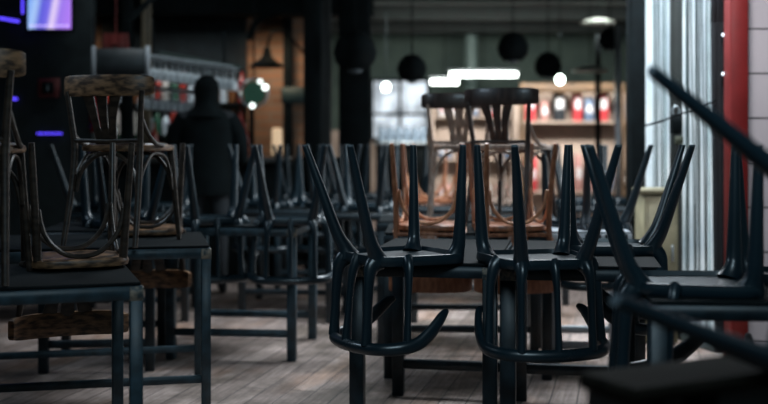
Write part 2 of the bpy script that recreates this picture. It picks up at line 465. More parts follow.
# ------------------------------------------------------------------ chairs
def outline(fw, rw, dp, r=.07, n=6, y0=0.):
    """rounded trapezoid: front width fw (y<0), rear width rw (y>0)"""
    c = [(-fw / 2, -dp / 2), (fw / 2, -dp / 2), (rw / 2, dp / 2), (-rw / 2, dp / 2)]
    pts = []
    for i in range(4):
        p0, p1, p2 = V(c[i - 1] + (0,)), V(c[i] + (0,)), V(c[(i + 1) % 4] + (0,))
        a = p1 + (p0 - p1).normalized() * r; b = p1 + (p2 - p1).normalized() * r
        for k in range(n + 1):
            t = k / n
            pts.append((a * (1 - t) ** 2 + p1 * 2 * t * (1 - t) + b * t * t) + V((0, y0, 0)))
    return pts
def scaled(pts, s, z):
    return [(p.x * s, p.y * s, z) for p in pts]

def plastic_chair():
    """upright; back at +y, seat top at z .45"""
    t = empty('plastic_chair', '', 'chair')
    o = outline(.41, .33, .39, .09)
    MB().loft([scaled(o, .80, .430), scaled(o, .93, .428), scaled(o, .96, .412), scaled(o, .99, .413), scaled(o, 1.0, .426), scaled(o, 1.0, .442), scaled(o, .97, .450), scaled(o, .85, .447)]).build('seat', PL, t)
    for s in (-1, 1):
        l = MB().sweep([(s * .116, .166, .434), (s * .122, .180, .400), (s * .134, .210, .34), (s * .162, .265, .17), (s * .190, .318, .004)],
                   [(.046, .034), (.030, .027), (.0235, .0235), (.0185, .0185), (.0125, .0125)], n=12, up=(1, 0, 0), sub=4).build('leg', PL, t)
        MB().lathe([(.0125, 0), (.0125, .008)], (s * .190, .318, 0), n=10).build('foot_glide', GLIDE, l, label='pale grey foot glide')
        l = MB().sweep([(s * .152, -.145, .434), (s * .162, -.156, .395), (s * .170, -.160, .33), (s * .185, -.166, .004)],
                   [(.046, .036), (.029, .027), (.0235, .0235), (.0125, .0125)], n=12, up=(1, 0, 0), sub=4).build('leg', PL, t)
        MB().lathe([(.0125, 0), (.0125, .008)], (s * .185, -.166, 0), n=10).build('foot_glide', GLIDE, l, label='pale grey foot glide')
        MB().sweep([(s * .118, .166, .428), (s * .124, .196, .452), (s * .130, .208, .50), (s * .132, .216, .62), (s * .134, .222, .735)],
                   [(.040, .030), (.030, .022), (.021, .015), (.018, .013), (.023, .016)], n=12, up=(1, 0, 0), sub=3).build('back_post', PL, t)
        MB().sweep([(s * .170, .070, .432), (s * .192, .078, .452), (s * .206, .085, .52), (s * .212, .092, .62), (s * .216, .098, .725)],
                   [(.034, .022), (.024, .018), (.0165, .012), (.015, .011), (.02, .015)], n=12, up=(0, 1, 0), sub=3).build('side_slat', PL, t)
    MB().sweep([(0, .178, .432), (0, .202, .46), (0, .217, .53), (0, .228, .64), (0, .236, .735)],
               [(.036, .020), (.021, .016), (.0145, .011), (.0145, .011), (.021, .015)], n=12, up=(1, 0, 0), sub=3).build('centre_slat', PL, t)
    half = [(.196, -.085, .622), (.212, -.055, .640), (.226, .0, .690), (.229, .06, .728), (.218, .13, .742), (.175, .196, .746), (.10, .230, .748)]
    pts = half + [(0, .240, .749)] + [(-x, y, z) for x, y, z in reversed(half)]
    rr = [(.011, .010), (.014, .022), (.016, .027), (.018, .026), (.020, .024), (.021, .023), (.021, .023)]
    MB().sweep(pts, rr + [(.021, .023)] + rr[::-1], n=14, sub=4).build('back_rail', PL, t)
    return t

def bentwood(post=WWL, seatm=WW, crest=WW, splat=WWL, brace=WWL):
    """upright bentwood cafe chair; back at +y, seat top at z .45"""
    t = empty('bentwood_chair', '', 'chair')
    o = outline(.37, .33, .38, .12)
    MB().loft([scaled(o, .93, .420), scaled(o, .98, .424), scaled(o, 1.0, .436), scaled(o, .98, .448), scaled(o, .90, .450)]).build('seat', seatm, t)
    so = outline(.33, .29, .31, .10)
    MB().loft([scaled(so, 1.0, .449), scaled(so, .98, .456), scaled(so, .8, .459)]).build('seat_panel', WD, t, label='darker inset seat panel')
    for s in (-1, 1):
        MB().sweep([(s * .178, .250, .002), (s * .168, .205, .22), (s * .163, .180, .42), (s * .172, .190, .55), (s * .186, .205, .69)],
                   [.0115, .014, .0155, .013, .0115], n=10, up=(1, 0, 0)).build('back_post', post, t)
        MB().sweep([(s * .175, -.175, .002), (s * .162, -.155, .22), (s * .150, -.135, .425)], [.011, .0135, .016], n=10, up=(1, 0, 0)).build('leg', post, t)
        # hip brace from post to seat side
        MB().sweep([(s * .176, .185, .56), (s * .186, .150, .50), (s * .186, .08, .456), (s * .178, .0, .446)], [(.009, .011)] * 4, n=8).build('hip_brace', brace, t)
        # arched brace between front and rear leg
        MB().sweep([(s * .160, .190, .24), (s * .163, .155, .33), (s * .163, .09, .395), (s * .160, .02, .412), (s * .158, -.06, .395), (s * .156, -.115, .33), (s * .158, -.135, .24)],
                   .0075, n=8).build('arch_brace', brace, t)
    MB().sweep([(-.150, -.148, .24), (-.128, -.145, .33), (-.07, -.142, .395), (0, -.14, .412), (.07, -.142, .395), (.128, -.145, .33), (.150, -.148, .24)], .0095, n=8).build('arch_brace', brace, t)
    MB().sweep([(-.152, .186, .24), (-.130, .178, .33), (-.07, .17, .395), (0, .17, .412), (.07, .17, .395), (.130, .178, .33), (.152, .186, .24)], .0095, n=8).build('arch_brace', brace, t)
    # crest rail: curved board
    pts = [(-.222, .165, .728), (-.20, .192, .728), (-.13, .222, .73), (0, .240, .732), (.13, .222, .73), (.20, .192, .728), (.222, .165, .728)]
    cr = MB(); rows = []
    for (x, y, z) in pts: rows.append((V((x, y, z))))
    K = 24; C = []
    for i in range(K + 1):
        a = -1 + 2 * i / K
        C.append(V((.216 * sin(a * 1.35) / sin(1.35), .235 - .075 * (1 - cos(a * 1.35)) / (1 - cos(1.35)), .712)))
    rings = []
    for i, p_ in enumerate(C):
        T = (C[min(K, i + 1)] - C[max(0, i - 1)]).normalized(); N_ = V((-T.y, T.x, 0))
        e = 1 - .25 * abs(2 * i / K - 1) ** 6
        hh = .047 * e
        rings.append([p_ + N_ * a + V((0, 0, b)) for a, b in ((-.009, -hh), (.009, -hh), (.012, -hh * .8), (.012, hh * .8), (.009, hh), (-.009, hh), (-.012, hh * .8), (-.012, -hh * .8))])
    cr.loft(rings).build('crest_rail', crest, t)
    # fan splat: three tapered slats on a foot block
    sp = MB()
    for k in (-1, 0, 1):
        a = V((k * .034, .186, .475)); b = V((k * .072, .228, .685)); m_ = (a + b) / 2 + V((k * -.006, .006, 0))
        sp.sweep([a, m_, b], [(.005, .017), (.005, .021), (.005, .032)], n=8, up=(1, 0, 0))
    sp.build('splat', splat, t)
    MB().box((0, .184, .488), (.105, .014, .075), bev=.004).build('splat_foot', splat, t)
    MB().sweep([(-.165, .186, .468), (0, .186, .466), (.165, .186, .468)], [(.008, .010)] * 3, n=8).build('back_bar', splat, t)
    return t

P0 = plastic_chair()
B_BROWN = bentwood()
WRL = mat('red_bentwood_lit', (.40, .16, .08), .36, scale=18, col2=(.62, .30, .16), stretch=(3, 3, 1))  # red bentwood made brighter, light on the braces put into the colour
B_RED = bentwood(WR, WR, WR, WR, WRL)
B_DARK = bentwood(WD, WP, WD, WD, WP)
B_PALE = bentwood(WP, WP, WD, WP, WP)
used = set()
def put(proto, x, y, rz, label, flip=True, group=None, z=.75, mtx=None):
    o = proto if proto.name not in used else copy_tree(proto)
    used.add(proto.name)
    if mtx is not None: o.matrix_world = mtx
    else:
        o.location = (x, y, z + (.451 if proto is P0 else .460) if flip else z + .001)
        o.rotation_euler = (pi if flip else 0, 0, R(rz))
    o['label'] = label
    if group: o['group'] = group
    elif 'group' in o: del o['group']
    return o
G1 = 'black plastic chairs upturned on tables'
G2 = 'bentwood chairs upturned on tables'
G3 = 'bentwood chairs standing upright on tables'
put(P0, .065, 4.13, -61, 'black plastic chair upturned at the left corner of the middle tables, back hanging', group=G1)
put(P0, .575, 4.015, 11, 'black plastic chair upturned at the front edge of the middle tables, curved back nearest', group=G1)
put(P0, .955, 4.52, 80, 'black plastic chair upturned on the right edge of the middle tables', group=G1)
put(P0, .955, 3.32, -98, 'black plastic chair upturned on the right table, thick leg leaning left', group=G1)
put(P0, 1.40, 3.45, 15, 'black plastic chair upturned at the right picture edge before the red pillar', group=G1)
put(P0, -1.0, 6.15, 20, 'blue-black chair upturned on the left aisle table, left one of its front two', group=G1)
put(P0, -.53, 6.10, 4, 'blue-black chair upturned on the left aisle table, right one of its front two', group=G1)
put(P0, -.42, 7.85, 12, 'blurred black chair upturned on the second aisle table, right one', group=G1)
put(P0, -.85, 7.85, -12, 'blurred black chair upturned on the second aisle table, left one', group=G1)
put(P0, -1.55, 7.5, 10, 'blurred black chair upturned on the far table below the racks, right one', group=G1)
put(P0, -1.98, 7.5, -20, 'blurred black chair upturned on the far table below the racks, left one', group=G1)
put(P0, -1.47, 5.97, 25, 'black chair upturned on the small table deep behind the second left table', group=G1)
put(P0, -.12, 7.42, -10, 'blurred black chair upturned on the far middle table', group=G1)
put(P0, 1.12, 5.86, 20, 'black chair upturned on the pale grey slotted table', group=G1)
for x, lab in ((-.68, 'left'), (-.24, 'middle'), (.2, 'right')):
    put(P0, x, 9.08, random.uniform(-20, 20), 'very blurred chair upturned on the long far table, %s one' % lab, group=G1)
put(P0, 1.93, 8.25, 20, 'very blurred black chair upturned beside the black column, right one', group=G1)
put(P0, 1.52, 8.25, -15, 'very blurred black chair upturned beside the black column, left one', group=G1)

put(B_BROWN, -1.15, 3.98, 204, 'worn brown bentwood chair upturned on the nearest left table', group=G2)
put(B_BROWN, -1.41, 3.60, 188, 'brown bentwood chair standing upright at the left picture edge', False, group=G3)
put(B_BROWN, -1.185, 4.93, 164, 'worn brown bentwood chair standing upright on the second left table, fan splat', False, group=G3)
put(B_BROWN, -1.19, 5.36, 192, 'brown bentwood chair upturned on the second left table', group=G2)
put(B_RED, .25, 5.64, -8, 'reddish bentwood chair upturned behind the middle tables, left one', group=G2)
put(B_RED, .655, 5.60, 8, 'reddish bentwood chair upturned behind the middle tables, in front of the dark upright chair', group=G2)
put(B_DARK, .73, 5.99, 148, 'dark bentwood chair standing upright in the middle, crest before the tube light', False, group=G3)
put(B_PALE, .46, 6.56, 176, 'pale-legged bentwood chair with dark crest standing upright behind the dark one', False, group=G3)
put(B_RED, .35, 8.2, 10, 'blurred reddish bentwood chair upturned far behind, left of the window light', group=G2)
put(B_PALE, .80, 8.2, -20, 'blurred pale bentwood chair upturned far behind in the centre', group=G2)

# ------------------------------------------------------------------ tilted near chair (pose fitted numerically)
from mathutils import Euler
put(P0, 0, 0, 0, 'black plastic chair tipped on its side in the right foreground, two legs pointing left', group='tipped chair',
    mtx=M4.LocRotScale(V((.557, 1.867, 1.103)), Euler((-1.17, -3.35, -1.025), 'XYZ'), None))

# ------------------------------------------------------------------ background things
# tube lights and lamps at the far end
def tube_light(pxa, pxb, py, Y, label):
    a = at(pxa, py, Y); b = at(pxb, py, Y)
    r = empty('tube_light', label, 'light', (a + b) / 2, group='tube lights at the far end')
    L_ = (b - a).length
    MB().sweep([(-L_ / 2, 0, 0), (L_ / 2, 0, 0)], .035, n=12, up=(0, 1, 0)).build('tube', TUBE, r)
    MB().box((0, 0, .06), (L_ + .04, .09, .03), bev=.006).build('housing', STL, r)
    MB().sweep([(0, 0, .07), (0, 0, H - ((a + b) / 2).z)], .006, n=6, up=(0, 1, 0)).build('hanger', BK, r)
TUBE = emis('tube_glow', (.92, 1.0, .94), 9)
tube_light(431, 458, 82, 15, 'short white tube light left of the long one')
tube_light(450, 517, 74.5, 16, 'long white tube light above the dark chair crest')
def pendant(px, py, r, Y, label, lit=False):
    p = at(px, py, Y); rr = r / F * Y
    t = empty('pendant_lamp', label, 'lamp', p, group='pendant lamps')
    prof = [(rr * .1, rr), (rr * .45, rr * .92), (rr * .85, rr * .5), (rr, 0), (rr * .9, -rr * .45), (rr * .6, -rr * .78), (rr * .5, -rr * .8)]
    MB().lathe(prof[::-1], n=20).build('lamp_shade', BK, t)
    MB().lathe([(rr * .05, -rr * .98), (rr * .3, -rr * .92), (rr * .35, -rr * .8), (rr * .2, -rr * .7)], n=12).build('bulb', BULB if lit else GLIDE, t)
    MB().sweep([(0, 0, rr * .95), (0, 0, H - p.z)], .008, n=6, up=(0, 1, 0)).build('cord', BK, t)
BULB = emis('bulb_glow', (.85, 1.0, .93), 14)
pendant(355, 52, 22, 9.3, 'large black globe lamp hanging at the dark column')
pendant(412, 69, 15, 10, 'round black globe lamp hanging left of the tube lights')
pendant(513, 48, 16, 10.5, 'round black globe lamp hanging above the tube lights')
pendant(548, 66, 14, 12, 'black globe lamp hanging right of the dark chair')
pendant(610, 40, 12, 12, 'small black lamp hanging near the black column')
for (px, py, Y, lab) in ((386, 87, 13, 'round white bulb lamp beside the bright far window'), (560, 79.5, 12.5, 'round white bulb lamp below the black globe on the right')):
    p = at(px, py, Y); t = empty('bulb_lamp', lab, 'lamp', p)
    MB().lathe([(.01, -.055), (.035, -.045), (.05, -.01), (.045, .025), (.02, .05)], n=14).build('bulb', BULB, t)
    MB().sweep([(0, 0, .05), (0, 0, H - p.z)], .006, n=6, up=(0, 1, 0)).build('cord', BK, t)
# wall lamp on the brick wall
p = at(267, 62, 10.4)
t = empty('wall_lamp', 'black cone-shaded lamp on an arm before the brick wall', 'lamp', p)
MB().lathe([(.17, -.05), (.165, -.04), (.07, .03), (.045, .06), (.035, .13), (.01, .15)], n=20).build('lamp_shade', BK, t)
MB().sweep([(0, 0, .14), (.05, 0, .28), (.16, .1, .30), (.34, .6, .12)], .014, n=8).build('arm', BK, t)
p = at(287, 40, 10.8)
tag(MB().box((p.x, 10.92, 1.9), (.09, .09, 2.3), bev=.01).build('pipe_duct', BK), 'dark vertical duct running up the brick wall', 'duct')
p = at(292, 94, 10.7)
tag(MB().box((p.x, 10.9, p.z), (.25, .1, .16), bev=.01).build('wall_box', mat('teal_box', (.02, .05, .055), .6, var=.2)), 'dark teal box mounted on the brick wall', 'box')
tag(MB().box((-.86, 10.75, .54), (.96, .3, 1.08), bev=.01).build('low_cabinet', BK), 'low dark cabinet under the cream lamp at the brick wall', 'cabinet')
p = at(277, 128, 10.72)
t = empty('table_lamp', 'small cream glowing lamp standing before the brick wall', 'lamp', (p.x, 10.72, 1.101))
MB().lathe([(.045, 0), (.055, .02), (.05, .26), (.03, .27)], n=14).build('lamp_shade', emis('cream_glow', (1, .72, .45), .55), t)
MB().lathe([(.05, -.02), (.05, 0), (.02, .005)], n=14).build('base', BK, t)
# warm spots added to brighten the bricks
for x, y in ((-1.1, 10.45), (-2.95, 10.3)):
    d = bpy.data.lights.new('brick_wash', 'SPOT'); d.energy = 36 if x > -2 else 16; d.color = (1, .74, .5); d.spot_size = R(120); d.spot_blend = 1; d.shadow_soft_size = .15
    o = bpy.data.objects.new('brick_wash', d); COL.objects.link(o); o.location = (x, y, 2.4)
    o.rotation_euler = (V((x, 11.1, 1.3)) - V(o.location)).to_track_quat('-Z', 'Y').to_euler()
# ring sign
p = at(254, 93, 9.9)
t = empty('ring_sign', 'round green sign ringed with white bulbs before the bricks', 'sign', p)
ax = M4.Rotation(R(90), 3, 'X')
MB().lathe([(.02, -.02), (.105, -.02), (.11, 0), (.105, .02), (.02, .02)], n=28, axis=ax).build('disc', emis('sign_green', (.02, .09, .055), .2), t)
MB().sweep([(0, 0, .13), (0, 0, H - p.z)], .01, n=6, up=(0, 1, 0)).build('hanger', BK, t)
MB().sweep([(.13 * cos(a * pi / 6), -.01, .13 * sin(a * pi / 6)) for a in range(12)], .012, n=8, up=(0, 1, 0), closed=True).build('rim', STL, t)
for a, s_ in ((60, 1.0), (25, 1.2), (265, 1.1), (180, .6), (120, .5)):
    MB().lathe([(.004, -.02), (.02 * s_, -.01), (.024 * s_, 0), (.004, .02)], (.12 * cos(R(a)), -.04, .12 * sin(R(a))), n=10, axis=ax).build('bulb', emis('sign_bulb_%d' % a, (.9, 1, .95), 2.0 * s_ ** 3), t)

# bar with counter, racks, bottles and glasses
BAR = empty('bar_counter', 'dark bar counter running behind the left chairs', 'counter', (-2.5, 9.75, 0))
MB().box((0, 0, .52), (3.2, .55, 1.04), bev=.01).build('body', BK, BAR)
MB().box((0, -.03, 1.065), (3.3, .66, .05), bev=.01).build('worktop', mat('counter_top', (.03, .035, .035), .3, var=.3), BAR)
GLS = mat('glassware', (.50, .56, .60), .3, var=.4, scale=40, spec=.9)
WIRE = mat('grey_wire', (.30, .34, .36), .7, var=.2)
def rack(px0, px1, y0, y1, Y, label):
    a = at(px0, y0, Y); b = at(px1, y1, Y)
    r = empty('glass_rack', label, 'rack', (a + b) / 2, group='glass racks over the bar')
    c_ = (a + b) / 2; a = a - c_; b = b - c_
    m = MB()
    for s in (-1, 1): m.sweep([a + V((0, s * .16, .09)), b + V((0, s * .16, .09))], .012, n=6, up=(0, 1, 0))
    for k in range(15):
        q = a.lerp(b, k / 14); m.sweep([q + V((0, -.16, .09)), q + V((0, .16, .09))], .006, n=6)
    m.build('wire_rack', WIRE, r)
    MB().sweep([a + V((.1, 0, .09)), a + V((.1, 0, .4))], .01, n=6, up=(0, 1, 0)).build('hanger', BK, r)
    MB().sweep([b + V((-.1, 0, .09)), b + V((-.1, 0, .4))], .01, n=6, up=(0, 1, 0)).build('hanger', BK, r)
    return a + c_, b + c_
def glass_proto():
    m = MB().lathe([(.032, .075), (.030, .072), (.004, .066), (.004, .0), (.028, -.02), (.036, -.06), (.032, -.10), (.028, -.10), (.02, -.04), (.004, -.01)], n=12)
    return m.build('wine_glass', GLS)
gp = glass_proto(); first = [True]
def hang(a, b, n, where, rows=2):
    for r_ in range(rows):
        for k in range(n):
            q = a.lerp(b, (k + .5 + random.uniform(-.15, .15)) / n) + V((0, -.10 + .18 * r_, .0))
            o = gp if first[0] else gp.copy()
            if not first[0]: COL.objects.link(o)
            first[0] = False
            o.location = q
            tag(o, 'upside-down stemmed glass hanging in the %s' % where, 'glass', 'stemmed glasses hanging in the ' + where)
SHF = empty('wall_shelf', 'dark two-tier bottle shelf on the wall behind the bar', 'shelf', (-2.05, 10.55, 0))
for z in (1.28, 1.60): MB().box((0, 0, z), (1.5, .2, .03), bev=.004).build('shelf', BK, SHF)
for x in (-.74, .74): MB().box((x, .02, 1.45), (.03, .2, .55), bev=.004).build('side_panel', BK, SHF)
a, b = rack(141, 236, 66, 79, 9.0, 'long wire glass rack hanging over the bar, upper one')
hang(a, b, 15, 'upper rack over the bar')
a, b = rack(141, 205, 97, 103, 9.3, 'shorter wire glass rack hanging over the bar, lower one')
hang(a, b, 10, 'lower rack over the bar')
p0 = at(160, 53, 9.2); p1 = at(242, 68, 9.2)
tag(MB().sweep([p0, p1], .02, n=8, up=(0, 1, 0)).build('hanging_pipe', mat('green_pipe', (.03, .05, .045), .9, var=.2)), 'green-grey pipe hanging above the upper glass rack', 'pipe')
# bottles on the counter
btm = [mat('bottle_' + n_, c_, .15, spec=.8) for n_, c_ in (('clear', (.42, .48, .52)), ('amber', (.16, .06, .02)), ('green', (.02, .07, .04)), ('red', (.28, .03, .02)), ('pale', (.45, .42, .38)))]
cols = ['clear', 'amber', 'green', 'red', 'pale']
def bottle(m, h=.28):
    r = empty('bottle', '', 'bottle')
    MB().lathe([(.034, 0), (.036, .01), (.036, h * .58), (.028, h * .68), (.013, h * .76), (.013, h * .95)], n=12).build('glass_body', m, r)
    MB().lathe([(.015, h * .94), (.015, h), (.004, h + .002)], n=10).build('cap', BK, r)
    return r
bp_ = [bottle(m_, .24 + .03 * i) for i, m_ in enumerate(btm)]; bu = set()
for k in range(26):
    i = random.choice([0, 0, 1, 2, 3, 4])
    o = bp_[i] if i not in bu else copy_tree(bp_[i]); bu.add(i)
    o.location = (-3.55 + k * .092 + random.uniform(-.01, .01), 9.78 + random.choice([-.12, 0, .12]), 1.09)
    tag(o, '%s glass bottle in the row on the dark bar counter' % cols[i], 'bottle', '%s bottles on the bar counter' % cols[i])
for k in range(34):
    i = random.choice([0, 0, 1, 2, 3, 4, 4])
    o = bp_[i] if i not in bu else copy_tree(bp_[i]); bu.add(i)
    o.location = (-2.72 + (k % 17) * .082 + random.uniform(-.008, .008), 10.53 + random.uniform(-.03, .03), 1.296 + (k // 17) * .32)
    lv = ('lower', 'upper')[k // 17]
    tag(o, '%s glass bottle on the %s tier of the wall shelf behind the bar' % (cols[i], lv), 'bottle', '%s bottles on the %s wall shelf tier' % (cols[i], lv))
for i in range(5):
    if i not in bu:
        bp_[i].location = (-3.7 - i * .1, 9.8, 1.09); tag(bp_[i], '%s glass bottle at the left end of the counter' % cols[i], 'bottle')
# red case under the bottles
p = at(176, 133, 9.4)
t = empty('drink_crate', 'red crate on the bar counter before the bottles', 'crate', (p.x, 9.52, 1.09))
MB().box((0, 0, .06), (.30, .1, .10), bev=.008).build('crate_body', RED, t)
MB().box((0, 0, .12), (.32, .12, .02), bev=.005).build('rim', mat('crate_rim', (.35, .07, .05), .5), t)

# television with coloured picture
def tv_mat():
    m = bpy.data.materials.new('screen_picture'); m.use_nodes = True
    nt = m.node_tree; N = nt.nodes; L = nt.links; b = N['Principled BSDF']
    b.inputs['Base Color'].default_value = (.01, .01, .02, 1); b.inputs['Roughness'].default_value = .3
    tc = N.new('ShaderNodeTexCoord'); sep = N.new('ShaderNodeSeparateXYZ'); L.new(tc.outputs['Generated'], sep.inputs[0])
    r1 = N.new('ShaderNodeValToRGB'); cr = r1.color_ramp
    cr.elements[0].position = 0; cr.elements[0].color = (.18, .38, .95, 1)
    cr.elements[1].position = 1; cr.elements[1].color = (.45, .22, .95, 1)
    for ps, c_ in ((.2, (.42, .62, 1)), (.36, (.12, .12, .75)), (.52, (.20, .16, .85)), (.64, (.85, .7, 1)), (.8, (.35, .2, .9))):
        e = cr.elements.new(ps); e.color = (*c_, 1)
    sh = N.new('ShaderNodeMath'); sh.operation = 'MULTIPLY_ADD'; sh.inputs[1].default_value = -.25
    L.new(sep.outputs['Z'], sh.inputs[0]); L.new(sep.outputs['X'], sh.inputs[2])
    ad = N.new('ShaderNodeMath'); ad.operation = 'ADD'; ad.inputs[1].default_value = .12; L.new(sh.outputs[0], ad.inputs[0])
    L.new(ad.outputs[0], r1.inputs[0]); L.new(r1.outputs[0], b.inputs['Emission Color'])
    b.inputs['Emission Strength'].default_value = .95
    return m
a = at(28, 29, 8.6); b = at(71, -30, 8.6)
t = empty('television', 'wall screen glowing purple and blue at the upper left', 'television', ((a.x + b.x) / 2, 8.6, a.z))
wd, hh = b.x - a.x, b.z - a.z
MB().box((0, 0, hh / 2), (wd, .01, hh)).build('screen', tv_mat(), t, smooth=False)
MB().box((0, .03, hh / 2), (wd + .04, .05, hh + .04), bev=.005).build('casing', BK, t)
m = MB()
for k in range(9): m.lathe([(.002, -.01), (.010, -.004), (.010, .004), (.002, .01)], (-wd / 2 + .03 + k * (wd - .06) / 8, -.012, .025), n=8)
m.build('picture_caption', emis('caption_glow', (.75, .6, 1), 1.0), t)
MB().sweep([(0, .05, hh / 2), (0, .25, hh / 2)], .03, n=8).build('bracket', BK, t)
NEON = emis('violet_strip', (.10, .06, 1.0), 1.6)
def strip(p0, p1, r, label):
    tag(MB().sweep([p0, p1], r, n=8, up=(0, 1, 0)).build('led_strip', NEON), label, 'light strip')
strip(at(-6, 17, 8.6), at(19, 21.5, 8.6), .012, 'violet light strip running from the picture edge below the screen')
strip(at(22.5, -6, 8.6), at(22.5, 14, 8.6), .008, 'upright violet light strip left of the glowing screen')
strip(at(37, 133.5, 8.83), at(62, 133.5, 8.83), .007, 'dim violet light strip low behind the left chairs')
strip(at(11, 98.5, 8.825), at(17, 99, 8.825), .012, 'tiny violet light beside the leftmost chair')
# notice box with red frame, extinguisher
p = at(49, 88, 8.8)
t = empty('alarm_box', 'small box with dull red frame on the dark partition', 'box', p)
MB().box((0, 0, 0), (.17, .05, .16), bev=.006).build('case', mat('dull_red', (.10, .012, .012), .5, var=.2), t)
MB().box((0, -.028, 0), (.10, .01, .10), bev=.003).build('window', BK, t)
MB().box((0, -.036, 0), (.014, .01, .05), bev=.003).build('handle', GLIDE, t)
p = at(91, 132, 8.6)
t = empty('fire_extinguisher', 'dark red extinguisher hanging on the partition behind the left chairs', 'fire extinguisher', (p.x, 8.78, p.z))
MB().lathe([(.055, 0), (.062, .01), (.062, .25), (.045, .31), (.02, .33)], n=18).build('cylinder', mat('extinguisher_red', (.20, .008, .01), .25, var=.1, coat=.5), t)
MB().box((0, 0, .35), (.03, .05, .04), bev=.004).box((.02, 0, .38), (.10, .02, .014), bev=.003).build('valve', BK, t)
MB().sweep([(.02, -.02, .35), (.075, -.03, .30), (.075, -.03, .12)], .009, n=8).build('hose', BK, t)
MB().box((0, .052, .2), (.08, .03, .12), bev=.004).build('wall_bracket', BK, t)
# red cloth and cream post by the bar entrance
p = at(116, 40, 9.2)
m = MB()
for k in range(6): m.sweep([(p.x - .09 + k * .035, 9.2, 2.16), (p.x - .10 + k * .04, 9.18 + .02 * (k % 2), 2.02), (p.x - .11 + k * .045, 9.2, 1.86)], [(.02, .02), (.026, .02), (.03, .02)], n=8)
m.sweep([(p.x, 9.2, 2.14), (p.x, 9.2, H)], .006, n=6, up=(0, 1, 0))
tag(m.build('red_cloth', mat('red_cloth', (.10, .010, .008), .8, var=.3)), 'dark red cloth hanging before the bricks at upper left', 'cloth')
p = at(144, 30, 9.6)
tag(MB().box((p.x, 9.7, 1.9), (.09, .05, 2.2), bev=.01).build('wooden_post', mat('olive_wood', (.16, .13, .085), .6, var=.3)), 'olive brown post between the red cloth and the bar', 'post')
p = at(115, 62, 8.7)
t = empty('menu_board', 'grey board hanging above the worn bentwood crest', 'board', p)
for x in (-.17, .27): MB().sweep([(x, 0, .12), (x, 0, H - p.z)], .006, n=6, up=(0, 1, 0)).build('hanger', BK, t)
MB().box((.05, 0, 0), (.42, .03, .22), bev=.006).build('board', mat('slate', (.035, .045, .05), .5, var=.3), t)
MB().box((-.17, -.01, 0), (.03, .04, .26), bev=.004).build('frame', PALE, t)
MB().box((.27, -.01, 0), (.03, .04, .26), bev=.004).build('frame', PALE, t)
# diagonal braces on the upper left
p0, p1 = at(128, 22, 9.3), at(158, -8, 9.3)
tag(MB().sweep([p0, p1], .03, n=6, up=(0, 1, 0)).build('diagonal_brace', BK), 'dark diagonal brace under the ceiling at upper left', 'brace')
p0, p1 = at(248, 40, 10.2), at(276, 12, 10.2)
tag(MB().sweep([p0, (p0 + p1) / 2 + V((-.05, 0, .04)), p1], .03, n=8, up=(0, 1, 0)).build('curved_brace', BK), 'dark curved brace before the top of the brick wall', 'brace')

